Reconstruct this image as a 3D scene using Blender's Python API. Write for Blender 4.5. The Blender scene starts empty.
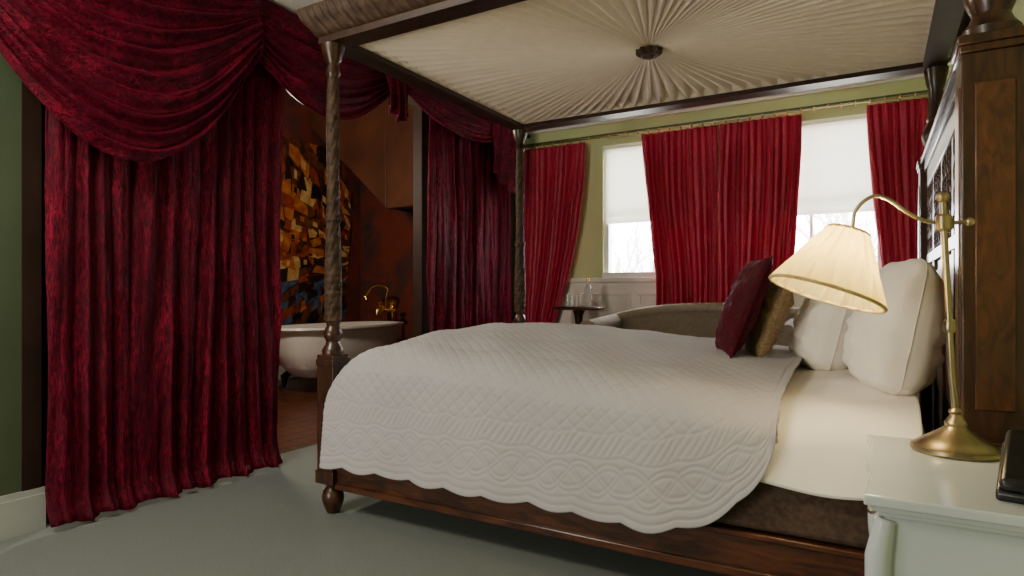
import bpy, math, random
import numpy as np
from mathutils import Vector, Matrix, noise
random.seed(4)
S=bpy.context.scene
COL=S.collection
pi=math.pi
# ---------------------------------------------------------------- materials
def newmat(name):
    m=bpy.data.materials.new(name); m.use_nodes=True
    nt=m.node_tree; b=nt.nodes['Principled BSDF']; return m,nt,b
def mat(name,c1,c2=None,scale=8,stretch=(1,1,1),rough=.5,metal=0,bump=0,detail=5,lo=.35,hi=.65,dist=0,sheen=0,coat=0,bscale=None,rr=None,spec=None,sheentint=None,nrough=.5,bdist=.01):
    m,nt,b=newmat(name); L=nt.links
    tc=nt.nodes.new('ShaderNodeTexCoord'); mp=nt.nodes.new('ShaderNodeMapping')
    mp.inputs['Scale'].default_value=stretch
    L.new(tc.outputs['Object'],mp.inputs['Vector'])
    nz=nt.nodes.new('ShaderNodeTexNoise'); nz.inputs['Scale'].default_value=scale; nz.inputs['Detail'].default_value=detail
    nz.inputs['Distortion'].default_value=dist; nz.inputs['Roughness'].default_value=nrough
    L.new(mp.outputs[0],nz.inputs['Vector'])
    cr=nt.nodes.new('ShaderNodeValToRGB'); e=cr.color_ramp.elements
    e[0].position=lo; e[1].position=hi
    e[0].color=(*c1,1); e[1].color=(*(c2 or c1),1)
    L.new(nz.outputs['Fac'],cr.inputs[0]); L.new(cr.outputs[0],b.inputs['Base Color'])
    b.inputs['Roughness'].default_value=rough; b.inputs['Metallic'].default_value=metal
    if rr:
        mr=nt.nodes.new('ShaderNodeMapRange'); mr.inputs['From Min'].default_value=.35; mr.inputs['From Max'].default_value=.65
        mr.inputs['To Min'].default_value=rr[0]; mr.inputs['To Max'].default_value=rr[1]
        L.new(nz.outputs['Fac'],mr.inputs['Value']); L.new(mr.outputs[0],b.inputs['Roughness'])
    if sheen:
        b.inputs['Sheen Weight'].default_value=sheen; b.inputs['Sheen Roughness'].default_value=.35
        if sheentint: b.inputs['Sheen Tint'].default_value=(*sheentint,1)
    if coat: b.inputs['Coat Weight'].default_value=coat; b.inputs['Coat Roughness'].default_value=.15
    if spec is not None: b.inputs['Specular IOR Level'].default_value=spec
    if bump:
        src=nz
        if bscale:
            src=nt.nodes.new('ShaderNodeTexNoise'); src.inputs['Scale'].default_value=bscale; src.inputs['Detail'].default_value=6
            L.new(mp.outputs[0],src.inputs['Vector'])
        bp=nt.nodes.new('ShaderNodeBump'); bp.inputs['Strength'].default_value=bump; bp.inputs['Distance'].default_value=bdist
        L.new(src.outputs['Fac'],bp.inputs['Height']); L.new(bp.outputs[0],b.inputs['Normal'])
    return m
def velvet(name,dark,mid,light,stretch,scale):
    """crushed velvet: thin bright crush lines (contours of a noise field) over a deep pile"""
    m,nt,b=newmat(name); L=nt.links
    def math_(op,a,b_=None,clamp=False):
        n=nt.nodes.new('ShaderNodeMath'); n.operation=op; n.use_clamp=clamp
        for i,x in enumerate((a,b_)):
            if x is None: continue
            if isinstance(x,(int,float)): n.inputs[i].default_value=x
            else: L.new(x,n.inputs[i])
        return n.outputs[0]
    tc=nt.nodes.new('ShaderNodeTexCoord'); mp=nt.nodes.new('ShaderNodeMapping'); mp.inputs['Scale'].default_value=stretch
    L.new(tc.outputs['Object'],mp.inputs[0])
    def nz(s,d,dist=0,r=.55):
        n=nt.nodes.new('ShaderNodeTexNoise'); n.inputs['Scale'].default_value=s; n.inputs['Detail'].default_value=d; n.inputs['Distortion'].default_value=dist; n.inputs['Roughness'].default_value=r
        L.new(mp.outputs[0],n.inputs[0]); return n.outputs['Fac']
    n1=nz(scale,3,.6); n2=nz(scale*.30,2); n3=nz(scale*2.2,4,.3)
    r1=math_('SUBTRACT',1.0,math_('MULTIPLY',math_('ABSOLUTE',math_('SUBTRACT',n1,.5)),10.0),True)
    r3=math_('SUBTRACT',1.0,math_('MULTIPLY',math_('ABSOLUTE',math_('SUBTRACT',n3,.5)),9.0),True)
    msk=math_('MULTIPLY',math_('SUBTRACT',n2,.34),2.6,True)
    f=math_('MULTIPLY',math_('ADD',math_('MULTIPLY',r1,.50),math_('MULTIPLY',r3,.55)),math_('ADD',math_('MULTIPLY',msk,.6),.35),True)
    cr=nt.nodes.new('ShaderNodeValToRGB'); e=cr.color_ramp.elements
    e[0].position=0; e[0].color=(*dark,1); e[1].position=.9; e[1].color=(*light,1); x=e.new(.35); x.color=(*mid,1)
    L.new(f,cr.inputs[0]); L.new(cr.outputs[0],b.inputs['Base Color'])
    b.inputs['Roughness'].default_value=.55; b.inputs['Specular IOR Level'].default_value=.12
    b.inputs['Sheen Weight'].default_value=.05; b.inputs['Sheen Tint'].default_value=(1,.1,.3,1)
    bp=nt.nodes.new('ShaderNodeBump'); bp.inputs['Strength'].default_value=.55; bp.inputs['Distance'].default_value=.007
    L.new(f,bp.inputs['Height']); L.new(bp.outputs[0],b.inputs['Normal'])
    return m
def translucent(m,fac,col):
    nt=m.node_tree; L=nt.links; b=nt.nodes['Principled BSDF']; o=nt.nodes['Material Output']
    t=nt.nodes.new('ShaderNodeBsdfTranslucent'); t.inputs[0].default_value=(*col,1)
    mx=nt.nodes.new('ShaderNodeMixShader'); mx.inputs[0].default_value=fac
    L.new(b.outputs[0],mx.inputs[1]); L.new(t.outputs[0],mx.inputs[2]); L.new(mx.outputs[0],o.inputs[0])
    return m
M={}
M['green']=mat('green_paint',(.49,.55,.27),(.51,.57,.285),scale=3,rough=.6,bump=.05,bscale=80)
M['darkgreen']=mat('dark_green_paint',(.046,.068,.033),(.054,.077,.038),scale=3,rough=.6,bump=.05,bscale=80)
M['ceil']=mat('ceiling_paint',(.8,.77,.7),(.82,.79,.72),scale=3,rough=.8)
M['white']=mat('white_gloss_paint',(.70,.65,.58),(.76,.71,.64),scale=4,rough=.4)
M['base']=mat('baseboard_paint',(.36,.38,.36),(.42,.44,.42),scale=4,rough=.4)
M['carpet']=mat('sage_carpet',(.130,.151,.142),(.198,.222,.208),scale=260,rough=.95,bump=.4,detail=3)
M['bathfloor']=mat('dark_floorboards',(.04,.012,.005),(.14,.042,.016),scale=5,stretch=(1,9,1),rough=.3,dist=.5)
M['jamb']=mat('dark_brown_trim',(.018,.008,.005),(.028,.012,.008),scale=6,rough=.6,spec=.25)
M['wood']=mat('mahogany',(.018,.006,.003),(.12,.035,.012),scale=6,stretch=(1,6,6),rough=.32,dist=1.2,coat=.3,lo=.3,hi=.75)
M['woodc']=mat('dark_canopy_wood',(.016,.007,.004),(.055,.022,.010),scale=6,stretch=(3,3,6),rough=.4,dist=1.2,lo=.3,hi=.75)
M['woodv']=mat('mahogany_upright',(.014,.005,.002),(.070,.022,.008),scale=6,stretch=(6,6,1),rough=.34,dist=1.2,coat=.2,lo=.3,hi=.75)
M['woodlight']=mat('burr_panel',(.035,.011,.004),(.13,.043,.014),scale=7,stretch=(3,3,1),rough=.33,dist=2,coat=.2,lo=.3,hi=.75)
M['carved']=mat('carved_dark_wood',(.030,.015,.008),(.065,.036,.019),scale=25,rough=.6,detail=2,spec=.25)
M['brass']=mat('antique_brass',(.32,.25,.15),(.44,.36,.22),scale=12,rough=.3,metal=1)
M['gold']=mat('polished_brass',(.85,.56,.17),(.95,.66,.24),scale=12,rough=.22,metal=1)
M['canopy']=mat('cream_pleated_satin',(.84,.73,.60),(.88,.77,.64),scale=20,rough=.6)
M['velvet']=velvet('crushed_crimson_velvet',(.034,.0006,.005),(.085,.001,.011),(.27,.005,.033),(1.8,1.8,.34),24)
M['swag']=velvet('crimson_velvet_swag',(.034,.0006,.005),(.085,.001,.011),(.24,.005,.030),(1.2,.8,1.3),24)
M['redcurtain']=translucent(mat('red_patterned_curtain',(.28,.003,.028),(.46,.007,.05),scale=70,rough=.5,bump=.2,sheen=.15,detail=2,sheentint=(1,.2,.2)),.06,(.95,.008,.12))
M['blind']=translucent(mat('white_blind_fabric',(.85,.83,.76),rough=.9),.55,(.97,.95,.88))
M['quilt']=mat('grey_cotton_quilt',(.385,.37,.385),(.41,.395,.41),scale=4,rough=.85,bump=.10,bscale=500)
M['linen']=mat('white_linen',(.86,.80,.71),(.90,.84,.75),scale=4,rough=.8,bump=.15,bscale=9)
M['brownfab']=mat('brown_valance_fabric',(.06,.035,.022),(.10,.06,.04),scale=60,rough=.9)
M['burg']=velvet('burgundy_velvet',(.030,.0006,.004),(.052,.001,.006),(.085,.002,.011),(1,1,1),40)
M['tan']=mat('tan_weave',(.20,.13,.07),(.32,.215,.12),scale=120,rough=.8,bump=.2,detail=2)
M['sofa']=mat('taupe_upholstery',(.155,.12,.085),(.19,.15,.105),scale=40,rough=.85,bump=.1)
M['nightwhite']=mat('duck_egg_paint',(.50,.56,.585),(.57,.62,.635),scale=3,rough=.2,coat=.6,bump=.05)
M['shade']=translucent(mat('cream_pleated_shade',(.85,.72,.32),(.9,.76,.36),scale=20,rough=.8),.55,(1,.79,.25))
M['shadetrim']=mat('gold_braid_trim',(.42,.30,.12),(.55,.42,.18),scale=60,rough=.7)
M['black']=mat('black_plastic',(.006,.006,.007),rough=.3)
M['screen']=mat('grey_display',(.10,.11,.10),rough=.15)
M['steel']=mat('brushed_steel',(.5,.5,.5),rough=.3,metal=1)
M['enamel']=mat('white_enamel',(.82,.80,.77),rough=.25,coat=.3)
M['iron']=mat('cast_iron',(.015,.015,.018),(.03,.03,.035),rough=.45,metal=.5)
M['tree']=mat('tree_bark',(.45,.44,.42),(.6,.58,.55),scale=5,rough=.9)
M['frame']=mat('window_frame_paint',(.8,.79,.75),rough=.4)
M['rod']=mat('green_curtain_rail',(.05,.10,.04),(.06,.12,.05),rough=.35)
M['liquid']=mat('clear_glass',(.95,.97,.96),rough=.03)
M['liquid'].node_tree.nodes['Principled BSDF'].inputs['Transmission Weight'].default_value=.9
M['grass']=mat('pale_ground',(.35,.37,.33),(.45,.46,.42),scale=1,rough=1)
M['flue']=mat('painted_brown_plaster',(.08,.028,.012),(.15,.05,.022),scale=2,rough=.6)
M['muralB']=mat('painted_dark_red_wall',(.030,.032,.040),(.20,.034,.016),scale=1.8,rough=.6,detail=9,dist=1.0,nrough=.62,lo=.36,hi=.60)
PK=dict(scale=9,rough=.6,detail=8,dist=.8)
M['p0']=mat('paint_umber',(.05,.014,.006),(.20,.055,.018),**PK)
M['p1']=mat('paint_orange',(.34,.075,.014),(.58,.19,.04),**PK)
M['p2']=mat('paint_ochre_yellow',(.50,.24,.06),(.74,.48,.18),**PK)
M['p3']=mat('paint_rust_red',(.20,.028,.010),(.38,.06,.02),**PK)
M['p4']=mat('paint_dusky_blue',(.018,.035,.075),(.09,.14,.23),**PK)
M['p5']=mat('paint_black_brown',(.006,.004,.004),(.03,.014,.008),**PK)

# ---------------------------------------------------------------- geometry
class G:
    def __init__(s): s.v=[]; s.f=[]; s.mi=[]
    def add(s,v,f,mi=0):
        o=len(s.v); s.v+= [tuple(p) for p in v]; s.f+=[tuple(i+o for i in q) for q in f]; s.mi+=[mi]*len(f); return s
    def box(s,x0,x1,y0,y1,z0,z1,mi=0):
        v=[(x0,y0,z0),(x1,y0,z0),(x1,y1,z0),(x0,y1,z0),(x0,y0,z1),(x1,y0,z1),(x1,y1,z1),(x0,y1,z1)]
        f=[(0,3,2,1),(4,5,6,7),(0,1,5,4),(1,2,6,5),(2,3,7,6),(3,0,4,7)]
        return s.add(v,f,mi)
    def prism(s,poly,y0,y1,mi=0):
        n=len(poly); v=[(x,y0,z) for x,z in poly]+[(x,y1,z) for x,z in poly]
        f=[tuple(range(n)),tuple(range(2*n-1,n-1,-1))]+[(i,i+n,(i+1)%n+n,(i+1)%n) for i in range(n)]
        return s.add(v,f,mi)
    def lathe(s,prof,c=(0,0,0),seg=24,fn=None,sx=1,sy=1,mi=0,mtx=None):
        v=[];f=[]
        for r,z in prof:
            for k in range(seg):
                t=2*pi*k/seg; rr=fn(r,t,z) if fn else r
                p=Vector((rr*math.cos(t)*sx,rr*math.sin(t)*sy,z))
                if mtx: p=mtx@p
                v.append((p.x+c[0],p.y+c[1],p.z+c[2]))
        for i in range(len(prof)-1):
            for k in range(seg):
                a=i*seg+k; b=i*seg+(k+1)%seg
                f.append((a,b,b+seg,a+seg))
        f.append(tuple(range(seg-1,-1,-1))); n=(len(prof)-1)*seg; f.append(tuple(range(n,n+seg)))
        return s.add(v,f,mi)
    def tube(s,pts,r,seg=10,mi=0):
        P=[Vector(p) for p in pts]; n=len(P); v=[];f=[]
        R=r if isinstance(r,(list,tuple)) else [r]*n
        t0=(P[1]-P[0]).normalized(); up=Vector((0,0,1)) if abs(t0.z)<.9 else Vector((1,0,0))
        a=t0.cross(up).normalized()
        for i in range(n):
            t=(P[min(i+1,n-1)]-P[max(i-1,0)]).normalized()
            a=(a-t*a.dot(t)).normalized(); b=t.cross(a)
            for k in range(seg):
                q=2*pi*k/seg; p=P[i]+(a*math.cos(q)+b*math.sin(q))*R[i]; v.append(tuple(p))
        for i in range(n-1):
            for k in range(seg):
                x=i*seg+k; y=i*seg+(k+1)%seg; f.append((x,y,y+seg,x+seg))
        f.append(tuple(range(seg-1,-1,-1))); m=(n-1)*seg; f.append(tuple(range(m,m+seg)))
        return s.add(v,f,mi)
    def ball(s,c,r,sz=1,seg=16,mi=0):
        pr=[(max(.0004,r*math.sin(pi*i/10)),-r*sz*math.cos(pi*i/10)) for i in range(11)]
        return s.lathe(pr,c,seg,mi=mi)
    def grid(s,fn,nu,nv,mi=0,closeu=False):
        v=[tuple(fn(i/(nu-1),j/(nv-1))) for i in range(nu) for j in range(nv)]
        f=[(i*nv+j,(i+1)*nv+j,(i+1)*nv+j+1,i*nv+j+1) for i in range(nu-1) for j in range(nv-1)]
        return s.add(v,f,mi)
    def obj(s,name,mats,parent=None,smooth=True,bevel=0,seg=2,angle=35,solid=0,label=None):
        V=np.array(s.v); c=(V.min(0)+V.max(0))/2; c[2]=V[:,2].min()
        me=bpy.data.meshes.new(name); me.from_pydata((V-c).tolist(),[],s.f); me.update()
        if not isinstance(mats,(list,tuple)): mats=[mats]
        for m in mats: me.materials.append(M[m])
        if len(mats)>1: me.polygons.foreach_set('material_index',s.mi)
        if smooth:
            me.polygons.foreach_set('use_smooth',[True]*len(me.polygons))
            if angle: me.set_sharp_from_angle(angle=math.radians(angle))
        ob=bpy.data.objects.new(name,me); COL.objects.link(ob); ob.location=c.tolist()
        if solid:
            md=ob.modifiers.new('solid','SOLIDIFY'); md.thickness=solid; md.offset=0
        if bevel:
            md=ob.modifiers.new('bevel','BEVEL'); md.width=bevel; md.segments=seg; md.limit_method='ANGLE'; md.angle_limit=math.radians(50)
        if parent: sub(ob,parent)
        if label: ob['label']=label
        return ob
def sub(ob,parent):
    ob.parent=parent; ob.matrix_parent_inverse=Matrix.Translation(parent.location).inverted()
def empty(name,loc,label,cat,group=None):
    e=bpy.data.objects.new(name,None); e.location=loc; e.empty_display_size=.1; COL.objects.link(e)
    return tag(e,label,cat,group)
def tag(o,label,cat,group=None):
    o['label']=label; o['category']=cat
    if group: o['group']=group
    return o
def struct(o,label=None):
    o['kind']='structure'
    if label: o['label']=label
    return o
def smooth(P,k=6):
    out=[]
    for i in range(len(P)-1):
        p0=P[max(i-1,0)];p1=P[i];p2=P[i+1];p3=P[min(i+2,len(P)-1)]
        for j in range(k):
            t=j/k
            out.append(.5*((2*p1)+(-p0+p2)*t+(2*p0-5*p1+4*p2-p3)*t*t+(-p0+3*p1-3*p2+p3)*t**3))
    out.append(P[-1]); return out

# ---------------------------------------------------------------- room
XL,XR,YB,YF,ZC=-3.07,.42,5.47,-1.6,2.65
struct(G().box(XL-.13,XR+.1,YF-.1,YB+.12,-.1,0).obj('floor','carpet',smooth=False),'sage green carpet')
struct(G().box(XL-.13,XR+.1,YF-.1,YB+.12,ZC,ZC+.1).obj('ceiling','ceil',smooth=False),'cream ceiling')
struct(G().box(XR,XR+.1,YF,YB,0,ZC).obj('wall_right','green',smooth=False),'olive green wall')
struct(G().box(XL-.13,XR+.1,YF-.1,YF,0,ZC).obj('wall_front','green',smooth=False),'olive green wall')
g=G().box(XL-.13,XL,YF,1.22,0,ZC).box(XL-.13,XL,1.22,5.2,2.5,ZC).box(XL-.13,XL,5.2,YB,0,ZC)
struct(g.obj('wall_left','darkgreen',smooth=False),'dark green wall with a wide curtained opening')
W=[(-2.20,-1.25),(-.95,.06)]; SZ,TZ=1.14,2.36
g=G().box(XL-.13,XR+.1,YB,YB+.12,0,SZ).box(XL-.13,XR+.1,YB,YB+.12,TZ,ZC)
xs=[XL-.13]+[a for w in W for a in w]+[XR+.1]
for i in range(0,len(xs),2): g.box(xs[i],xs[i+1],YB,YB+.12,SZ,TZ)
struct(g.obj('wall_back','green',smooth=False),'olive green window wall')
g=G().box(XL,XL+.02,YF,1.30,0,.15).box(XL,XL+.012,YF,1.30,.15,.175)
struct(g.obj('baseboard_left','base'))
struct(G().box(XR-.02,XR,YF,YB,0,.15).obj('baseboard_right','base',bevel=.006))
struct(G().box(XL-.13,XL+.006,1.22,1.29,0,2.5).box(XL-.22,XL-.135,1.1,1.55,0,2.5).obj('trim_1','jamb'),'dark brown opening jamb')
g=G().box(XL,XR,YB-.02,YB,0,SZ-.04).box(XL,XR,YB-.05,YB,SZ-.04,SZ)
x=XL+.08
while x<XR-.5:
    a,b_=x,x+.5
    for q in ((a,b_,.98,1.0),(a,b_,.2,.22),(a,a+.02,.22,.98),(b_-.02,b_,.22,.98)):
        g.box(q[0],q[1],YB-.035,YB-.02,q[2],q[3])
    x+=.57
struct(g.obj('trim_2','white',bevel=.004),'white painted panelling under the windows')
struct(G().box(XL,XR,YB-.05,YB,2.60,ZC).box(XL,XR,YB-.025,YB,2.575,2.60).obj('trim_5','frame',bevel=.008),'white ceiling coving')
for i,(a,b_) in enumerate(W):
    g=G(); y0,y1=YB+.02,YB+.10
    g.box(a,a+.05,y0,y1,SZ,TZ).box(b_-.05,b_,y0,y1,SZ,TZ).box(a,b_,y0,y1,TZ-.05,TZ).box(a,b_,y0-.05,y1,SZ,SZ+.05)
    g.box((a+b_)/2-.012,(a+b_)/2+.012,y0+.03,y1-.02,SZ,TZ).box(a,b_,y0+.02,y1-.01,1.72,1.76)
    struct(g.obj('window_%d'%(i+1),'frame',bevel=.004),'white sash window frame')
    g=G(); zb=1.66 if i==0 else 1.64
    g.box(a+.01,b_-.01,YB-.003,YB+.0,zb,TZ-.02).tube([(a,YB,TZ-.01),(b_,YB,TZ-.01)],.018).box(a+.01,b_-.01,YB-.007,YB+.005,zb-.02,zb)
    tag(g.obj('roller_blind','blind'),'white roller blind half lowered over sash window','blind','roller blinds')

# bathroom shell
BX0,BX1,BY0,BY1,BZ=-5.95,XL-.13,1.0,6.2,3.4
g=G(); x=BX0
while x<BX1-.01:
    x2=min(x+.14,BX1); g.box(x,x2-.004,BY0,BY1,-.1,.0); x=x2
struct(g.obj('floor_bathroom','bathfloor',smooth=False),'dark wooden floorboards')
struct(G().box(BX0-.1,BX1,BY0,BY1+.1,BZ,BZ+.1).obj('ceiling_bathroom','flue',smooth=False))
struct(G().box(BX0-.1,BX0,BY0,BY1+.1,-.1,BZ).obj('wall_bathroom_left','muralB',smooth=False),'wall painted dark red-brown')
struct(G().box(BX0,BX1,BY1,BY1+.1,-.1,BZ).obj('wall_bathroom_back','muralB',smooth=False),'wall painted dark red and blue-grey')
struct(G().box(BX0-.1,BX1,BY0-.1,BY0,-.1,BZ).obj('wall_bathroom_front','muralB',smooth=False))
struct(G().box(BX1,BX1+.02,BY0-.1,BY1+.1,ZC,BZ+.1).obj('wall_bathroom_right','flue',smooth=False))
struct(G().box(-3.42,-3.32,4.19,BY1,0,BZ).obj('trim_3','jamb',bevel=.005),'dark brown partition edge')
struct(G().prism([(-5.95,3.4),(-5.95,3.02),(-4.75,1.95),(-4.75,3.4)],5.35,BY1).box(-4.75,-3.42,5.35,5.5,1.95,3.38).obj('trim_4','flue',smooth=False,bevel=.01),'sloping painted bulkhead')
struct(G().box(BX0,BX0+.02,BY0,BY1,0,.16).obj('baseboard_bathroom','base',bevel=.005))
# painted street mural: converging rooflines, lit windows, dusky patches of colour (generic)
g=G(); X0=BX0+.004; ya_,yb_,za_,zb_=4.2,5.95,.17,2.80
layer=[0]
def clipq(P):
    def cl(P,ax,lim,sg):
        out=[]
        for i in range(len(P)):
            a,b=P[i],P[(i+1)%len(P)]
            ia=(a[ax]-lim)*sg>=0; ib=(b[ax]-lim)*sg>=0
            if ia: out.append(a)
            if ia!=ib:
                t=(lim-a[ax])/(b[ax]-a[ax]); out.append((a[0]+(b[0]-a[0])*t,a[1]+(b[1]-a[1])*t))
        return out
    for ax_,lim,sg in ((0,ya_,1),(0,yb_,-1),(1,za_,1),(1,zb_,-1)):
        P=cl(P,ax_,lim,sg)
        if len(P)<3: return None
    return P
def quad(P,mi):
    P=clipq(P)
    if not P: return
    layer[0]+=1; xx=X0+.0002*layer[0]
    g.add([(xx,y,z) for y,z in P],[tuple(range(len(P)))],mi)
quad([(ya_,za_),(yb_,za_),(yb_,zb_),(ya_,zb_)],0)
rn=random.Random(12); VP=(6.7,1.5); YS=3.6
zs=[-1.6,-1.2,-.8,-.5,-.2,.05,.3,.5,.7,.9,1.1,1.35,1.5,1.7,1.9,2.15,2.4,2.7,3.0,3.4,3.8,4.3,4.8]
nz_=len(zs)-1
def lp(z,t): return (YS+(VP[0]-YS)*t, z+(VP[1]-z)*t)
for i in range(nz_):
    ts=[.12]
    while ts[-1]<.82: ts.append(ts[-1]+rn.uniform(.02,.075))
    for t0,t1 in zip(ts[:-1],ts[1:]):
        mi=rn.choice([0,1,2,3,5,1,3,0] if i>8 else [4,5,0,3,4,1,5])
        j=lambda:rn.uniform(-.05,.05)
        q=[lp(zs[i],t0),lp(zs[i],t1),lp(zs[i+1],t1),lp(zs[i+1],t0)]
        quad([(y+j(),z+j()) for y,z in q],mi)
        if i>9 and rn.random()<.5:
            tt0=t0+(t1-t0)*.3; tt1=t0+(t1-t0)*.65
            dz=zs[i+1]-zs[i]; f0,f1=zs[i]+dz*.25,zs[i]+dz*.75
            quad([lp(f0,tt0),lp(f0,tt1),lp(f1,tt1),lp(f1,tt0)],rn.choice([2,5,1]))
tag(g.obj('wall_mural',['p0','p1','p2','p3','p4','p5'],smooth=False),'painterly mural in orange, ochre and dusky blue on bathroom wall','mural')

# ---------------------------------------------------------------- bed
PX=[-2.142,.262]; PY=[2.056,3.79]; ZR=2.13
bed=empty('four_poster_bed',((PX[0]+PX[1])/2,(PY[0]+PY[1])/2,0),'dark mahogany four-poster bed with carved posts and pleated canopy','bed')
def carve(r,t,z):
    return r*(1+.09*abs(math.sin(3*t-z*40))-.06+.035*math.sin(z*210)*abs(math.cos(3*t-z*40)))
for py in PY:
    g=G(); c=(PX[0],py,0)
    g.lathe([(.012,.0),(.03,.004),(.036,.02),(.046,.045),(.05,.07),(.044,.1),(.03,.118),(.035,.13),(.05,.15),(.05,.155)],c)
    g.box(c[0]-.05,c[0]+.05,py-.05,py+.05,.15,.72)
    g.box(c[0]-.056,c[0]+.056,py-.056,py+.056,.14,.2).box(c[0]-.054,c[0]+.054,py-.054,py+.054,.67,.70)
    pr=[(.046,.715),(.050,.735),(.045,.75),(.034,.765),(.03,.78),(.040,.80),(.043,.815),(.036,.835),(.028,.85),(.036,.88),(.028,.9),(.018,1.9),
        (.024,1.98),(.034,2.0),(.03,2.02),(.026,2.04),(.04,2.07),(.05,2.1),(.055,2.13)]
    g.lathe(pr,c)
    post=g.obj('bed_post','woodv',bed,bevel=.003)
    g=G(); pr=[]
    for i in range(300):
        z=.87+i*(1.12/299); t=i/299
        pr.append((.038-.014*t+.003*math.sin(t*pi*3)+(.006 if abs(t-.42)<.012 else 0),z))
    g.lathe(pr,c,seg=64,fn=carve)
    k=g.obj('carved_shaft','carved',None,angle=None); sub(k,post)
HB=.070
for py in PY:
    g=G(); x=PX[1]
    g.box(x-HB,x+HB,py-HB,py+HB,.0,1.62).box(x-HB-.012,x+HB+.012,py-HB-.012,py+HB+.012,0,.14)
    g.box(x-HB-.006,x+HB+.006,py-HB-.006,py+HB+.006,1.62,1.64).box(x-HB-.010,x+HB+.010,py-HB-.010,py+HB+.010,1.64,1.665)
    g.box(x-HB-.006,x+HB+.006,py-HB-.006,py+HB+.006,.6,.62)
    g.lathe([(.060,1.66),(.066,1.69),(.05,1.71),(.042,1.73),(.054,1.76),(.062,1.79),(.05,1.83),(.036,1.86),(.042,1.875),(.036,1.89),(.033,1.95),(.032,2.02),(.042,2.05),(.05,2.1),(.055,2.13)],(x,py,0))
    post=g.obj('head_post','woodv',bed,bevel=.004)
    for sgn in (-1,1):
        yy=py+sgn*HB
        k=G().box(x-.042,x+.042,yy-.004,yy+.004,.7,1.54).obj('inlaid_panel','woodlight',None,bevel=.003); sub(k,post)
    k=G().box(x-HB-.004,x-HB+.004,py-.042,py+.042,.7,1.54).obj('inlaid_panel','woodlight',None,bevel=.003); sub(k,post)
for y in (PY[0],PY[1]):
    g=G().box(PX[0]+.05,PX[1]-HB,y-.03,y+.03,.12,.26)
    g.box(PX[0]+.05,PX[1]-HB,y-.04,y+.04,.12,.15).box(PX[0]+.05,PX[1]-HB,y-.038,y+.038,.245,.265)
    g.obj('side_rail','wood',bed,bevel=.005)
g=G().box(PX[0]-.03,PX[0]+.03,PY[0]+.05,PY[1]-.05,.12,.40); g.obj('foot_rail','wood',bed,bevel=.005)
hx=PX[1]; ya,yb=PY[0]+HB,PY[1]-HB
g=G().box(hx-.03,hx+.03,ya,yb,.2,1.52)
g.box(hx-.055,hx+.05,ya,yb,1.60,1.64).box(hx-.045,hx+.045,ya,yb,1.52,1.60).box(hx-.045,hx+.0,ya,yb,1.14,1.19).box(hx-.07,hx+.05,ya,yb,1.64,1.66)
n=4; w=(yb-ya)/n
for i in range(n+1):
    yy=ya+i*w; g.box(hx-.042,hx,max(yy-.03,ya),min(yy+.03,yb),.2,1.52)
hb=g.obj('headboard','woodv',bed,bevel=.004)
for i in range(n):
    yc=ya+(i+.5)*w; g=G()
    g.box(hx-.033,hx-.029,yc-.17,yc+.17,1.19,1.52)
    for a in range(4):
        for b_ in range(4):
            cy=yc-.13+a*.087; cz=1.235+b_*.08
            g.tube([(hx-.037,cy+.042*math.cos(t),cz+.039*math.sin(t)) for t in np.linspace(0,2*pi,13)],.007,6)
            g.ball((hx-.035,cy,cz),.012,seg=8)
    k=g.obj('carved_fretwork','carved',None,angle=None); sub(k,hb)
    k=G().box(hx-.035,hx-.028,yc-w/2+.05,yc+w/2-.05,.6,1.1).obj('headboard_panel','woodlight',None,bevel=.003); sub(k,hb)
def rsweep(prof,x0,x1,y0,y1,step=.012,fn=None):
    pts=[]
    def seg(a,b):
        L=(Vector(b)-Vector(a)).length; k=max(2,int(L/step))
        for i in range(k):
            p=Vector(a).lerp(Vector(b),i/k); pts.append((p.x,p.y))
    cs=[(x0,y0),(x1,y0),(x1,y1),(x0,y1)]
    for i in range(4): seg(cs[i],cs[(i+1)%4])
    v=[];m=len(prof)
    cx,cy=(x0+x1)/2,(y0+y1)/2
    for i,(x,y) in enumerate(pts):
        for j,(o,z) in enumerate(prof):
            oo=o+(fn(i*step,j) if fn else 0)
            fx=(x-cx)/((x1-x0)/2); fy=(y-cy)/((y1-y0)/2)
            v.append((x+fx*oo,y+fy*oo,z))
    n=len(pts); f=[]
    for i in range(n):
        for j in range(m):
            a=i*m+j; b=i*m+(j+1)%m; c=((i+1)%n)*m+(j+1)%m; d=((i+1)%n)*m+j
            f.append((a,d,c,b))
    return v,f
prof=[(-.058,ZR),(-.058,ZR+.024),(-.045,ZR+.024),(-.045,ZR+.11),(.05,ZR+.11),(.045,ZR+.02),(.045,ZR)]
frame=G().add(*rsweep(prof,PX[0],PX[1],PY[0],PY[1],step=.1)).obj('canopy_frame','woodc',bed,angle=30)
def cf(s,j):
    if not 1<=j<=9: return 0
    ph=(s/.075)%1; lobe=abs(math.sin(pi*ph)); up=j/9
    return .014*(lobe**.6)*math.sin(pi*up)-.005*(abs(ph-.5)<.06)-.003*math.cos(8*pi*ph)*up
prof=[(.046,ZR+.03),(.053,ZR+.035),(.059,ZR+.045),(.064,ZR+.055),(.070,ZR+.065),(.078,ZR+.075),(.088,ZR+.085),(.098,ZR+.10),(.106,ZR+.115),(.115,ZR+.13),(.115,ZR+.145),(.10,ZR+.15),(.046,ZR+.15)]
k=G().add(*rsweep(prof,PX[0],PX[1],PY[0],PY[1],step=.005,fn=cf)).obj('carved_cornice','carved',None,angle=60); sub(k,frame)
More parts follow.
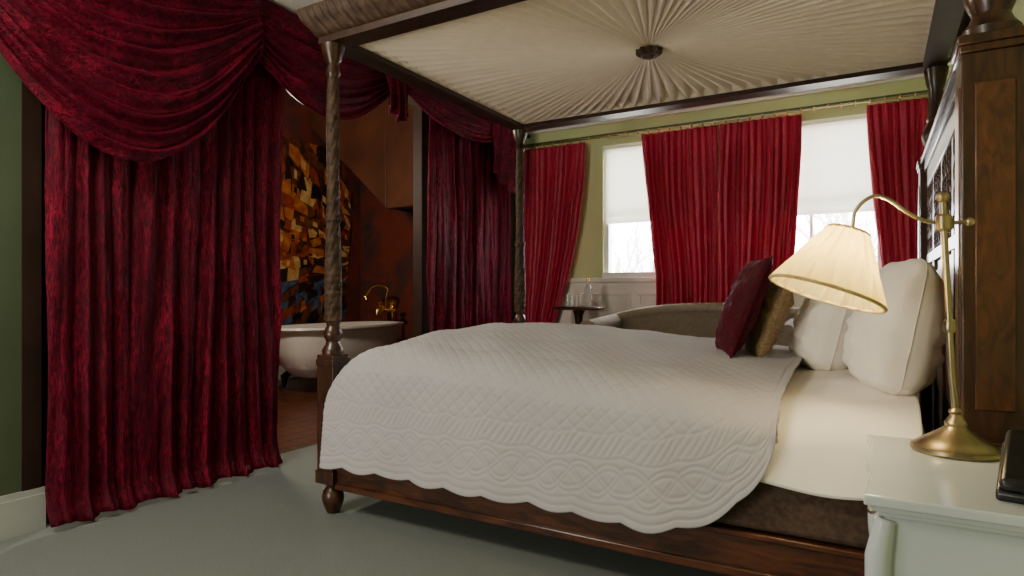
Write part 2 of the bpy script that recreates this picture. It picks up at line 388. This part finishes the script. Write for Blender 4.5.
# pleated fabric: steep-sided pleats all meeting at the centre
x0,x1,y0,y1=PX[0]+.044,PX[1]-.044,PY[0]+.044,PY[1]-.044
per=2*((x1-x0)+(y1-y0)); NP=96
cx,cy=(x0+x1)/2,(y0+y1)/2
def perim(s):
    s=s%per; a=x1-x0; b=y1-y0
    if s<a: return x0+s,y0
    s-=a
    if s<b: return x1,y0+s
    s-=b
    if s<a: return x1-s,y1
    return x0,y1-(s-a)
rnd=random.Random(3)
starts=[(p+rnd.uniform(-.05,.05))/NP for p in range(NP)]
prof_=[(0,0),(.26,.92),(.38,1.0),(.50,.92)]
cols=[]
for p in range(NP):
    s0=starts[p]; s1=starts[(p+1)%NP]+(1 if p==NP-1 else 0); am=rnd.uniform(.96,1.03)
    for q,hh in prof_: cols.append(((s0+(s1-s0)*q)*per,hh*am))
T_=[.03,.12,.25,.4,.55,.7,.82,.92,.965,.988,1.0]; rings=len(T_)-1
nc=len(cols); v=[];f=[]
for s,hh in cols:
    bx,by=perim(s)
    for t in T_:
        fade=min(1,max(0,(1-t)/.035)); h2=hh*fade+1.0*(1-fade)
        z=ZR+.094-.052*(1-t)-.068*h2*t
        v.append((cx+(bx-cx)*t,cy+(by-cy)*t,z))
for k in range(nc):
    for r in range(rings):
        a=k*(rings+1)+r; b=((k+1)%nc)*(rings+1)+r; f.append((a,a+1,b+1,b))
fab=G().add(v,f).obj('canopy_fabric','canopy',bed,smooth=False)
g=G().lathe([(.010,-.040),(.019,-.038),(.026,-.032),(.029,-.027),(.043,-.027),(.053,-.018),(.060,-.011),(.062,0),(.03,.01)],(cx,cy,ZR+.034),48,fn=lambda r,t,z:r*(1+.10*math.cos(10*t)) if r>.03 else r)
k=g.obj('rosette','carved',None); sub(k,fab)

# ---------------------------------------------------------------- bedding
tag(G().box(-2.07,.10,2.03,3.82,.27,.44).obj('box_spring','brownfab',bevel=.02,seg=3),'brown fabric divan base inside bed frame','bed base')
tag(G().box(-2.06,.13,2.06,3.79,.44,.62).obj('mattress','linen',bevel=.05,seg=4),'white mattress under grey quilt','mattress')
def section(yn,yf,zh,zt,R,crown,n):
    P=[(yn-.012,zh)]
    zc=zt-R
    for i in range(1,9):
        t=i/8; P.append((yn-.012*(1-t),zh+(zc-zh)*t))
    for i in range(1,13):
        a=pi/2*i/12; P.append((yn+R*1.5*(1-math.cos(a)),zc+R*math.sin(a)))
    ya,yb=yn+R*1.5,yf-R*1.5
    for i in range(1,30):
        t=i/30; P.append((ya+(yb-ya)*t,zt+crown*math.sin(pi*t)**.8))
    for i in range(12,-1,-1):
        a=pi/2*i/12; P.append((yf-R*1.5*(1-math.cos(a)),zc+R*math.sin(a)))
    P.append((yf+.01,zh))
    P=np.array(P); d=np.r_[0,np.cumsum(np.hypot(*np.diff(P,axis=0).T))]
    s=np.linspace(0,d[-1],n); return np.interp(s,d,P[:,0]),np.interp(s,d,P[:,1]),s,d[-1]
def drape(xa,xb,nx,ns,yn,yf,zhf,ztf,R,crown,pattern,wr,seed,hang=1):
    X=np.linspace(xa,xb,nx); PT=np.zeros((nx,ns,3)); Sd=np.zeros((nx,ns)); Tc=np.zeros((nx,ns))
    for i,x in enumerate(X):
        y,z,s,L=section(yn,yf,zhf(x),ztf(x),R,crown,ns)
        PT[i,:,0]=x; PT[i,:,1]=y; PT[i,:,2]=z; Sd[i]=s; Tc[i]=s-L/2
    depth=np.clip((.60-PT[:,:,2])/.35,0,1)
    XX=PT[:,:,0]; YY=PT[:,:,1]
    sgn=np.where(YY<(yn+yf)/2,-1,1)
    PT[:,:,1]+=hang*sgn*depth*(.012*np.sin(XX*9+seed)+.007*np.sin(XX*21+2*seed))
    top=1-depth
    PT[:,:,2]+=top*wr*(np.sin(XX*7+YY*5+seed)*np.sin(YY*9-XX*3)+.5*np.sin(XX*17+YY*11)+.35*np.sin(YY*27-XX*14+seed))
    if pattern:
        du=np.gradient(PT,axis=0); dv=np.gradient(PT,axis=1); n=np.cross(du,dv); n/=np.linalg.norm(n,axis=2,keepdims=True)+1e-9
        h=pattern(XX,Sd,Tc,xb); PT+=n*h[:,:,None]*(1 if n[nx//2,ns//2,2]>0 else -1)
    v=PT.reshape(-1,3).tolist()
    f=[(i*ns+j,(i+1)*ns+j,(i+1)*ns+j+1,i*ns+j+1) for i in range(nx-1) for j in range(ns-1)]
    return G().add(v,f)
XQ=-.25
def zt_q(x):
    t=np.clip((x+2.10)/.30,0,1); r=math.sqrt(max(0,1-(1-t)**2))
    return .60+.175*r-.085*np.clip((x+1.5)/1.2,0,1)
def zh_q(x):
    t=np.clip((x-XQ+.40)/.40,0,1); z=.25+.39*(1-math.sqrt(max(0,1-t*t)))
    return z-.016*abs(math.sin(pi*x/.18))
def qpat(X,S_,T,xb):
    def gr(d,w=.0044): return np.exp(-np.abs(d/w)**1.7)
    e=np.minimum(S_,S_.max()-S_)
    near=np.minimum(e,(xb-X)*1.0)
    g=gr(near-.025)
    k=2*pi/.28
    for ph in (0,2*pi/3,4*pi/3):
        for off in (-.010,.010):
            g=np.maximum(g,gr((e-.130+off-.048*np.sin(k*X+ph))/1.4,.0040))
    sp=.056
    d1=np.abs(((X+T)/sp)%1-.5)*sp*.707; d2=np.abs(((X-T)/sp)%1-.5)*sp*.707
    dia=np.maximum(gr(d1),gr(d2))
    inner=np.where(e>.29,dia,0)
    inner=np.where((e>.215)&(e<.285),gr(np.abs(((X-S_*.7)/.028)%1-.5)*.028),inner)
    inner=np.where(xb-X<.035,0,inner)
    g=np.maximum(g,inner)
    for q in (.055,.205,.29): g=np.maximum(g,gr(e-q))
    return -.0028*np.clip(g,0,1)
g=drape(-2.10,XQ,480,540,1.965,3.90,zh_q,zt_q,.13,.055,qpat,.006,1.3)
tag(g.obj('quilt','quilt',angle=None,solid=.003),'light grey stitched cotton quilt with scalloped hem on bed','quilt')
def zt_d(x): return .655+.018*min(1,max(0,(x+.25)/.15))
def zh_d(x): return .43+.012*math.sin(x*13)
g=drape(-.50,.11,110,220,1.992,3.87,zh_d,zt_d,.13,.035,None,.006,1.3,hang=.5)
tag(g.obj('duvet','linen',angle=None,solid=.005),'white duvet hanging over mattress edge below pillows','duvet')

def pillow(name,mats,center,w,h,t,yaw,lean,seed,square=.5,label='',cat='pillow',group=None,roll=0,pin=.06,rcn=.07,slump=0):
    n=48; g=G()
    R=Matrix.Rotation(yaw,4,'Z')@Matrix.Rotation(lean,4,'Y')@Matrix.Rotation(roll,4,'X')
    def pt(u,v,s):
        a=2*u-1; b=2*v-1
        a=math.sin(a*pi/2)*.5+a*.5; b=math.sin(b*pi/2)*.5+b*.5
        prof=(max(0,(1-a*a))*max(0,(1-b*b)))**square
        rc=1-rcn*(a*a*b*b)**2
        y=a*w/2*(1-pin*(1-b*b))*rc ; z=b*h/2*(1-pin*(1-a*a))*rc
        sg=.010*noise.noise((a*3+seed,b*3,s))
        wr=.016*noise.noise((a*2+seed,b*7,s*3))*prof+.009*noise.noise((a*9+seed,b*5,s*5))*prof
        x=s*(t/2*prof*(1-slump*b))+wr
        p=R@Vector((x,y+sg,z+sg))
        return (p.x+center[0],p.y+center[1],p.z+center[2])
    g.grid(lambda u,v:pt(u,v,-1),n,n,0); g.grid(lambda u,v:pt(u,v,1),n,n,0)
    edge=[pt(u,0,1) for u in np.linspace(0,1,20)]+[pt(1,v,1) for v in np.linspace(0,1,20)][1:]+[pt(u,1,1) for u in np.linspace(1,0,20)][1:]+[pt(0,v,1) for v in np.linspace(1,0,20)][1:]
    g.tube(edge,.002,6,0)
    return tag(g.obj(name,mats,angle=None),label,cat,group)
pillow('pillow','linen',(-.165,2.87,.868),.40,.41,.25,math.radians(16),math.radians(14),3,square=.40,slump=.25,rcn=.14,label='plump white pillow leaning beside tan cushion',group='white pillows')
pillow('pillow','linen',(.055,2.40,.893),.40,.45,.25,math.radians(14),math.radians(11),7,square=.40,slump=.25,rcn=.14,label='large white pillow propped against the headboard',group='white pillows')
pillow('cushion','tan',(-.385,2.80,.915),.36,.38,.11,math.radians(18),math.radians(21),15,square=.40,label='tan woven cushion resting against white pillow',cat='cushion',pin=.05,rcn=.01,group='bed cushions')
pillow('cushion','burg',(-.475,2.70,.945),.38,.42,.12,math.radians(20),math.radians(21),5,square=.42,label='burgundy velvet cushion leaning on tan cushion',cat='cushion',pin=.06,rcn=.0,group='bed cushions')

# ---------------------------------------------------------------- left velvet curtains
def curtain(name,matn,p0,p1,z0,z1,nf,amp,normal,label,cat,group,seed=0,bottom=None,nu=None,pinch=None,irr=1):
    p0=np.array(p0);p1=np.array(p1);nm=np.array(normal); nu=nu or int(nf*16); nv=90
    def fn(u,v):
        zz=z1+(z0-z1)*v
        base=p0+(p1-p0)*u
        if bottom is not None:
            bb=np.array(bottom(u)); w=pinch(v) if pinch else v
            base=base+(bb-base)*w
        ph=2*pi*nf*u+irr*4.6*noise.noise((u*5+seed,v*1.3,0))
        a=amp*(.6+.4*v)*(1+irr*1.1*noise.noise((u*nf*.6+seed,v*1.8,5)))
        d=a*(math.sin(ph)+.35*math.sin(2.3*ph+1+v))+irr*.018*noise.noise((u*nf*1.3+seed,v*4,2))+.007*noise.noise((u*nf*4+seed,v*20,2))
        lat=.35*a*math.sin(2*ph)
        dirv=(p1-p0)/np.linalg.norm(p1-p0)
        xy=base+nm*d+dirv*lat
        if z0<.1: xy=xy+nm*(.05*max(0,(v-.94)/.06)**2)
        return (xy[0],xy[1],zz+ (.01*math.sin(ph*.5+seed) if v>.98 else 0))
    return tag(G().grid(fn,nu,nv).obj(name,matn,angle=None,solid=.004),label,cat,group)
curtain('velvet_curtain','velvet',(-3.0,1.285),(-3.0,2.48),.02,2.50,12,.016,(1,0),'floor-length crushed crimson velvet curtain beside green wall','curtain','velvet curtains',1,bottom=lambda u:(-3.0,1.285+1.17*u))
curtain('velvet_curtain','velvet',(-3.02,3.90),(-3.02,5.15),.02,2.50,10,.022,(1,0),'crushed crimson velvet curtain beside window wall','curtain','velvet curtains',8)
tag(G().tube([(-2.955,.70,2.54),(-2.955,5.40,2.54)],.020).ball((-2.955,.70,2.54),.034).obj('curtain_pole','jamb'),'dark pole carrying velvet swags','curtain pole')

def swag(ya,yb,zta,ztb,top_sag,bot_sag,enda,endb,nfold,seed,label,x0=-2.955):
    nu,nv=90,140
    def fn(u,v):
        y=ya+(yb-ya)*u
        ends=(zta-enda*v)*(1-u)+(ztb-endb*v)*u
        sag=top_sag+(bot_sag-top_sag)*v**.9
        cat=(1-(2*u-1)**2)**1.15
        z=ends-sag*cat
        env=.25+.75*math.sin(pi*u)**.6
        ph=2*pi*nfold*v+4.6*noise.noise((u*1.8+seed,v*2.4,0))+.8*math.sin(pi*u)
        am=.018*(1+.9*noise.noise((u*3+seed,v*5,4)))
        sh=1-2*abs(math.sin(ph/2))**.7
        d=am*env*sh+.005*env*math.sin(2.2*ph+u*5)+.045*math.sin(pi*u)*(.4+.6*v)+.014*noise.noise((u*7,v*7,seed))+.007*noise.noise((u*22,v*18,seed))
        return (x0+.035+d,y+.012*noise.noise((u*5,v*8,seed+3)),min(z+.007*env*math.cos(ph),2.645))
    return tag(G().grid(fn,nu,nv).obj('velvet_swag','swag',angle=None,solid=.005),label,'valance','velvet swags')
s1=swag(.82,2.28,2.63,2.64,.02,.72,.30,.34,10,1,'deep draped crimson velvet swag above floor-length curtain',x0=-2.945)
s2=swag(2.18,3.40,2.64,2.64,.01,.32,.30,.20,8,5,'shallow crimson velvet swag over the bathroom opening',x0=-2.975)
s3=swag(3.41,4.98,2.64,2.64,.0,.22,.16,.18,8,9,'crimson velvet swag beside window wall')
def tail(ya,yb,za,zb,sd,par):
    def fn(u,v):
        y=ya+(yb-ya)*u; zb_=zb+(za-zb)*.35*abs(u-.6)
        z=za+(zb_-za)*v; ph=2*pi*3*u+noise.noise((u*2,v*2,sd))
        return (-2.88+.03*math.sin(ph)*(.5+.5*v),y+.02*math.sin(ph*2)*v,z)
    k=G().grid(fn,50,40).obj('tail','swag',angle=None,solid=.005); sub(k,par)
tail(3.26,3.48,2.60,2.20,2,s2)
tail(4.62,5.12,2.60,1.90,6,s3)

# ---------------------------------------------------------------- window curtains
yc=YB-.11
rod=empty('curtain_rod',(-1.3,yc,2.43),'slim brass curtain rod with small rings above windows','curtain rail')
G().tube([(XL+.05,yc,2.43),(XR-.02,yc,2.43)],.008).obj('rail','brass',rod)
G().box(XL+.02,XR-.01,YB-.02,YB,2.455,2.48).obj('backing_rail','rod',rod,bevel=.004)
n=36
for i in range(n):
    x=XL+.12+i*(XR-XL-.2)/(n-1)
    g=G().tube([(x,yc+.015*math.cos(t),2.424+.017*math.sin(t)) for t in np.linspace(0,2*pi,13)],.0035,6)
    g.obj('brass_ring','gold',rod)
cg='red window curtains'
curtain('window_curtain','redcurtain',(-3.0,yc),(-2.33,yc),.55,2.40,10,.022,(0,-1),'red patterned curtain drawn back towards the corner','curtain',cg,2,bottom=lambda u:(-3.0+.30*u,yc),pinch=lambda v:v**1.9,irr=.5)
curtain('window_curtain','redcurtain',(-1.79,yc),(-1.13,yc),.78,2.40,10,.024,(0,-1),'red patterned curtain hanging between the windows','curtain',cg,4,bottom=lambda u:(-1.66+.535*u,yc),pinch=lambda v:min(1,v*1.3)**1.2,irr=.6)
curtain('window_curtain','redcurtain',(-1.12,yc),(-.50,yc),.78,2.40,10,.024,(0,-1),'red patterned curtain hanging between the windows','curtain',cg,6,bottom=lambda u:(-1.12+.52*u,yc),pinch=lambda v:v**1.5,irr=.6)
curtain('window_curtain','redcurtain',(-.06,yc),(.34,yc),.78,2.40,7,.022,(0,-1),'red patterned curtain beside bed head wall','curtain',cg,9,bottom=lambda u:(.08+.25*u,yc),pinch=lambda v:v**1.3,irr=.5)

# ---------------------------------------------------------------- sofa
sofa=empty('loveseat',(-1.20,4.85,0),'taupe upholstered loveseat below the windows','sofa')
G().box(-1.83,-.57,4.42,5.02,.14,.44).obj('seat',"sofa",sofa,bevel=.05,seg=4)
G().box(-1.81,-.59,4.40,4.98,.44,.56).obj('seat_cushion',"sofa",sofa,bevel=.05,seg=4)
X=np.linspace(-1.93,-.47,30)
top=lambda x:.925-.10*abs((x+1.05)/.88)**2.4
vv=[];ff=[]
for x in X:
    t=top(x)
    ring=[(4.98,.44),(4.98,t-.09),(4.95,t-.05),(4.97,t-.01),(5.02,t),(5.09,t-.005),(5.14,t-.05),(5.14,.14),(5.02,.14)]
    vv+=[(x,y,z) for y,z in ring]
m=9
for i in range(29):
    for j in range(m): a=i*m+j; b=i*m+(j+1)%m; ff.append((a,b,b+m,a+m))
ff.append(tuple(range(m-1,-1,-1))); ff.append(tuple(range(29*m,30*m)))
G().add(vv,ff).obj('backrest','sofa',sofa,angle=60,bevel=.015)
for s,x in ((-1,-1.88),(1,-.52)):
    g=G()
    g.box(x-.05,x+.05,4.42,5.05,.14,.70)
    g.tube([(x+s*.02,4.40,.72),(x+s*.02,4.7,.735),(x+s*.02,5.08,.76)],[.075,.075,.07],16)
    g.obj('arm','sofa',sofa,bevel=.01)
for x in (-1.83,-.57):
    for y in (4.48,4.98):
        G().lathe([(.014,0),(.02,.03),(.028,.1),(.03,.14)],(x,y,0),12).obj('leg','woodv',sofa)
st=empty('side_table',(-2.29,5.12,0),'small round dark wood side table beside loveseat','table')
G().lathe([(.20,.85),(.235,.855),(.24,.87),(.235,.88),(.2,.882)],(-2.29,5.12,0),40).obj('tabletop','wood',st)
g=G().lathe([(.03,.3),(.045,.33),(.03,.4),(.022,.55),(.03,.7),(.04,.8),(.06,.85)],(-2.29,5.12,0),20)
g.obj('pedestal','woodv',st)
for a in (0.5,2.6,4.7):
    c,s=math.cos(a),math.sin(a)
    G().tube([(-2.29,5.12,.36),(-2.29+.1*c,5.12+.1*s,.30),(-2.29+.17*c,5.12+.17*s,.1),(-2.29+.21*c,5.12+.21*s,.012)],[.02,.02,.014,.012]).obj('leg','woodv',st)
bt=empty('bottle',(-2.19,5.10,.882),'clear glass water bottle on side table','bottle')
G().lathe([(.034,0),(.036,.01),(.036,.13),(.028,.17),(.013,.2),(.013,.235)],(-2.19,5.10,.882),20).obj('bottle_body','liquid',bt)
G().lathe([(.015,.225),(.015,.25)],(-2.19,5.10,.882),16).obj('bottle_cap','gold',bt)
for dx,dy,h in ((-2.36,5.05,.10),(-2.30,5.00,.10),(-2.28,5.15,.12)):
    tag(G().lathe([(.024,0),(.028,.004),(.031,h),(.029,h),(.026,.008),(.002,.007)],(dx,dy,.882),20).obj('drinking_glass','liquid'),'clear drinking glass on side table','glass','glasses on the side table')

# ---------------------------------------------------------------- bedside table
nx0,nx1,ny0,ny1,nz=-.02,.40,1.345,1.925,.622
nt_=empty('bedside_table',((nx0+nx1)/2,(ny0+ny1)/2,0),'pale blue-white painted bedside table with moulded top beside bed','table')
def topslab(g,ins,z0,z1):
    P=[]
    m=24
    for i in range(m+1):
        t=i/m; P.append((nx0+ins+.006-.006*math.cos(4*pi*t),ny0+ins+(ny1-ny0-2*ins)*t))
    P+= [(nx1,ny1-ins),(nx1,ny0+ins)]
    n_=len(P); v=[(x,y,z0) for x,y in P]+[(x,y,z1) for x,y in P]
    g.add(v,[tuple(range(n_)),tuple(range(2*n_-1,n_-1,-1))]+[(i,i+n_,(i+1)%n_+n_,(i+1)%n_) for i in range(n_)])
g=G(); topslab(g,0,nz-.02,nz); topslab(g,.010,nz-.032,nz-.02); topslab(g,.02,nz-.042,nz-.032)
g.obj('tabletop','nightwhite',nt_,bevel=.004,seg=3)
g=G().box(nx0+.032,nx1-.005,ny0+.028,ny1-.028,.16,nz-.042)
for yy in (ny0+.03,ny1-.03):
    g.tube([(nx0+.04,yy,.16),(nx0+.032,yy,.26),(nx0+.022,yy,.40),(nx0+.024,yy,.50),(nx0+.036,yy,.575)],[.014,.017,.021,.023,.018],14)
g.obj('cabinet_body','nightwhite',nt_,bevel=.006)
for k in range(3):
    z=.19+k*.13
    dr=G().box(nx0+.022,nx0+.04,ny0+.06,ny1-.06,z,z+.115).obj('drawer','nightwhite',nt_,bevel=.006)
    kn=G().tube([(nx0+.022,(ny0+ny1)/2,z+.058),(nx0+.014,(ny0+ny1)/2,z+.058)],.004).ball((nx0+.012,(ny0+ny1)/2,z+.058),.009).obj('knob','brass',None); sub(kn,dr)
for x in (nx0+.05,nx1-.04):
    for y in (ny0+.045,ny1-.045):
        G().tube([(x,y,.19),(x-.008,y,.12),(x,y,.05),(x-.012,y,.012),(x-.014,y,.0)],[.028,.024,.014,.016,.018],12).obj('leg','nightwhite',nt_)

# ---------------------------------------------------------------- lamp
Fv=Vector((-.503,.8643,0))
LB=Vector((.165,1.815,nz))
lamp=empty('table_lamp',LB,'antique brass swing-arm lamp with pleated cream shade on bedside table','lamp')
g=G().lathe([(.09,0),(.094,.006),(.092,.014),(.08,.02),(.074,.026),(.06,.034),(.045,.044),(.03,.054),(.022,.062),(.024,.07),(.018,.078),(.012,.09),(.016,.097),(.009,.105)],LB,40)
g.obj('base','brass',lamp)
top=LB+Vector((-.028,-.018,.605))
G().tube([LB+Vector((0,0,.09)),LB.lerp(top,.3),LB.lerp(top,.7),top],.0075,14).ball(top,.014).lathe([(.012,0),(.015,.01),(.012,.03)],LB.lerp(top,.47),16).obj('pole','brass',lamp)
jt=LB.lerp(top,.90)
sc=Vector((-.060,1.80,1.158))
d=(sc-jt); d.z=0; dn=d.normalized(); L=d.length
arm=[jt-dn*.05,jt,jt+dn*L*.2+Vector((0,0,.008)),jt+dn*L*.38+Vector((0,0,.032)),jt+dn*L*.55+Vector((0,0,.062)),jt+dn*L*.70+Vector((0,0,.075)),jt+dn*L*.84+Vector((0,0,.062)),jt+dn*L*.93+Vector((0,0,.035)),Vector((sc.x+.010,sc.y,sc.z+.01)),sc+Vector((0,0,-.03))]
G().tube(smooth(arm),.005,10).ball(arm[0],.010).lathe([(.014,-.02),(.018,-.015),(.018,.015),(.014,.02)],jt,16).obj('arm','brass',lamp)
ax=Matrix.Rotation(math.radians(20),4,Fv)
g=G(); nseg=320; v=[];f=[]
RT,RB,H=.046,.132,.168
ctr=sc+Vector((0,0,-.002))
rows=28
for i in range(rows+1):
    t=i/rows; r=RT+(RB-RT)*(t**.92); z=-H*t
    for k in range(nseg):
        a=2*pi*k/nseg
        fold=.0075*(abs(math.sin(a*8+2.0*t))**.6+abs(math.sin(a*8-2.0*t+.8))**.6-1)*(.5+.5*t)+.0022*math.cos(a*36)
        p=ax@Vector(((r+fold)*math.cos(a),(r+fold)*math.sin(a),z)); v.append(tuple(p+ctr))
for i in range(rows):
    for k in range(nseg):
        a=i*nseg+k;b=i*nseg+(k+1)%nseg; f.append((a,b,b+nseg,a+nseg))
shade=g.add(v,f).obj('lamp_shade','shade',lamp,angle=None)
g=G()
for rr,zz,th in ((RT+.003,0,.0035),(RB+.005,-H,.0045)):
    g.tube([tuple(ax@Vector((rr*math.cos(t),rr*math.sin(t),zz))+ctr) for t in np.linspace(0,2*pi,61)],th,8)
k=g.obj('shade_trim','shadetrim',None); sub(k,shade)
bc=ax@Vector((0,0,-.085))+ctr
bm=mat('bulb_glow',(1,.8,.5)); M['bulb']=bm
bb=bm.node_tree.nodes['Principled BSDF']; bb.inputs['Emission Color'].default_value=(1,.82,.48,1); bb.inputs['Emission Strength'].default_value=40
G().ball(bc,.026,1.2).obj('bulb','bulb',lamp)

# telephone
pc=Vector((.278,1.49,nz))
tp=empty('telephone',pc,'black desk telephone on bedside table','telephone')
R=Matrix.Rotation(math.radians(-12),4,'Z')
def rb(g,x0,x1,y0,y1,za,zb,zt0,zt1,mi=0):
    P=[(x0,y0,za),(x1,y0,za),(x1,y1,za),(x0,y1,za),(x0,y0,zt0),(x1,y0,zt0),(x1,y1,zt1),(x0,y1,zt1)]
    g.add([tuple(R@Vector(p)+pc) for p in P],[(0,3,2,1),(4,5,6,7),(0,1,5,4),(1,2,6,5),(2,3,7,6),(3,0,4,7)],mi); return g
g=G(); rb(g,-.075,.08,-.08,.07,0,0,.018,.085); g.obj('phone_body','black',tp,bevel=.006,seg=3)
g=G(); rb(g,-.070,-.024,-.085,.075,.02,.095,.040,.110); g.obj('handset','black',tp,bevel=.01,seg=3)
g=G(); rb(g,0,.07,.015,.06,.058,.07,.066,.084); g.obj('display','screen',tp)
g=G()
for i in range(3):
    for j in range(4):
        x=.005+i*.023; y=-.072+j*.020; z=.021+.44*(y+.08)
        rb(g,x,x+.016,y,y+.014,z-.008,z-.004,z+.004,z+.010)
g.obj('keypad','steel',tp)

# ---------------------------------------------------------------- bathtub
tc_=(-4.98,4.9)
tub=empty('bathtub',(tc_[0],tc_[1],0),'freestanding white roll-top bath with clawed feet on floorboards','bathtub')
def tubring(a,b_,z,n=56):
    return [(tc_[0]+b_*math.copysign(abs(math.cos(t))**.8,math.cos(t)),tc_[1]+a*math.copysign(abs(math.sin(t))**.8,math.sin(t)),z) for t in np.linspace(0,2*pi,n,endpoint=False)]
rings_=[(.50,.20,.14),(.60,.26,.17),(.70,.31,.26),(.76,.345,.42),(.79,.365,.58),(.80,.37,.62),(.835,.40,.625),(.85,.415,.64),(.84,.41,.662),(.80,.38,.665),(.775,.355,.65),(.75,.335,.48),(.66,.28,.26),(.5,.2,.21),(.05,.02,.205)]
v=[];f=[];n=56
for a,b_,z in rings_: v+=tubring(a,b_,z)
for i in range(len(rings_)-1):
    for k in range(n):
        x=i*n+k;y=i*n+(k+1)%n; f.append((x,y,y+n,x+n))
f.append(tuple(range(n-1,-1,-1)))
G().add(v,f).obj('tub_body','enamel',tub,angle=60)
for sx in (-1,1):
    for sy in (-1,1):
        x=tc_[0]+sx*.22;y=tc_[1]+sy*.5
        G().tube([(x,y,.19),(x+sx*.05,y+sy*.03,.14),(x+sx*.05,y+sy*.03,.07),(x+sx*.07,y+sy*.04,.03)],[.035,.04,.025,.03],10).ball((x+sx*.075,y+sy*.045,.03),.03).obj('claw_foot','iron',tub)
fx,fy=-5.18,5.84
fa=empty('bath_tap',(fx,fy,0),'polished brass standing bath mixer tap at end of bath','tap')
for s in (-.10,.10):
    g=G().lathe([(.034,0),(.034,.01),(.018,.02),(.016,.78),(.026,.8),(.026,.84),(.014,.86)],(fx+s,fy,0),14)
    g.obj('standpipe','gold',fa)
    G().tube([(fx+s-.045,fy,.88),(fx+s+.045,fy,.88)],.014).tube([(fx+s,fy-.045,.88),(fx+s,fy+.045,.88)],.014).lathe([(.014,.84),(.018,.895)],(fx+s,fy,0),12).obj('tap_handle','gold',fa)
G().tube([(fx-.16,fy,.79),(fx+.16,fy,.79)],.024).tube(smooth([Vector((fx,fy,.79)),Vector((fx,fy-.06,.83)),Vector((fx,fy-.15,.81)),Vector((fx,fy-.17,.74))]),.019).obj('spout','gold',fa)
G().tube(smooth([Vector((fx,fy,.80)),Vector((fx,fy,.95)),Vector((fx+.04,fy-.02,1.05)),Vector((fx-.06,fy-.05,1.09)),Vector((fx-.18,fy-.08,1.05)),Vector((fx-.24,fy-.1,.96))]),.014).lathe([(.016,.91),(.046,.94),(.04,.965),(.014,.98)],(fx-.24,fy-.1,0),14).obj('hand_shower','gold',fa)

# ---------------------------------------------------------------- outside
struct(G().box(-25,20,7,40,-3.2,-3.1).obj('ground','grass',smooth=False),'pale ground outside')
def tree(bx,by,h,sd):
    rnd=random.Random(sd); g=G()
    def br(p,d,l,r,k):
        P=[p]; q=p.copy(); dd=d.copy()
        for i in range(4):
            dd=(dd+Vector((rnd.uniform(-.2,.2),rnd.uniform(-.2,.2),rnd.uniform(-.05,.15)))).normalized(); q=q+dd*l/4; P.append(q.copy())
        g.tube(P,[r*(1-.12*i) for i in range(5)],5)
        if k>0:
            for i in range(4 if k>1 else 3):
                nd=(dd+Vector((rnd.uniform(-.9,.9),rnd.uniform(-.9,.9),rnd.uniform(-.2,.6)))).normalized()
                br(P[rnd.randint(2,4)],nd,l*.66,r*.5,k-1)
    br(Vector((bx,by,-3.1)),Vector((0,0,1)),h*.5,.18,4)
    tag(g.obj('tree','tree',angle=None),'bare leafless tree outside the window','tree','trees outside')
tree(-5.2,12,6,2); tree(-.2,12.5,6,5)

# ---------------------------------------------------------------- lights
w=bpy.data.worlds.new('world'); S.world=w; w.use_nodes=True
bg=w.node_tree.nodes['Background']; bg.inputs[0].default_value=(.98,.98,1,1); bg.inputs[1].default_value=26
def area(name,loc,tgt,size,e,col,sy=None):
    l=bpy.data.lights.new(name,'AREA'); l.energy=e; l.color=col; l.size=size
    if sy: l.shape='RECTANGLE'; l.size_y=sy
    o=bpy.data.objects.new(name,l); COL.objects.link(o); o.location=loc
    o.rotation_euler=(Vector(tgt)-Vector(loc)).to_track_quat('-Z','Y').to_euler(); return o
area('room_fill_light',(-2.2,.2,2.58),(-1.5,2.6,.3),.8,62,(1,.90,.76))  # added overall fill near the ceiling, no lamp fixture modelled
area('front_fill_light',(-2.2,YF+.08,1.0),(-.8,3,2.1),1.2,72,(1,.92,.80),1.3)  # added fill from behind the camera; the front wall has no window
def point(name,loc,e,col,r):
    l=bpy.data.lights.new(name,'POINT'); l.energy=e; l.color=col; l.shadow_soft_size=r
    o=bpy.data.objects.new(name,l); COL.objects.link(o); o.location=loc
point('lamp_light',bc,32,(1,.77,.42),.03)
point('bathroom_fill_light',(-4.0,3.0,2.1),105,(1,.86,.66),.12)  # added fill to brighten tub and bathroom, unseen, no fitting

# ---------------------------------------------------------------- camera
c=bpy.data.cameras.new('camera'); co=bpy.data.objects.new('camera',c); COL.objects.link(co)
co.location=(0,0,1); co.rotation_euler=(pi/2,0,math.radians(30.2)); c.lens=21.97; c.sensor_width=36; c.shift_y=5/1024; c.clip_start=.02
S.camera=co
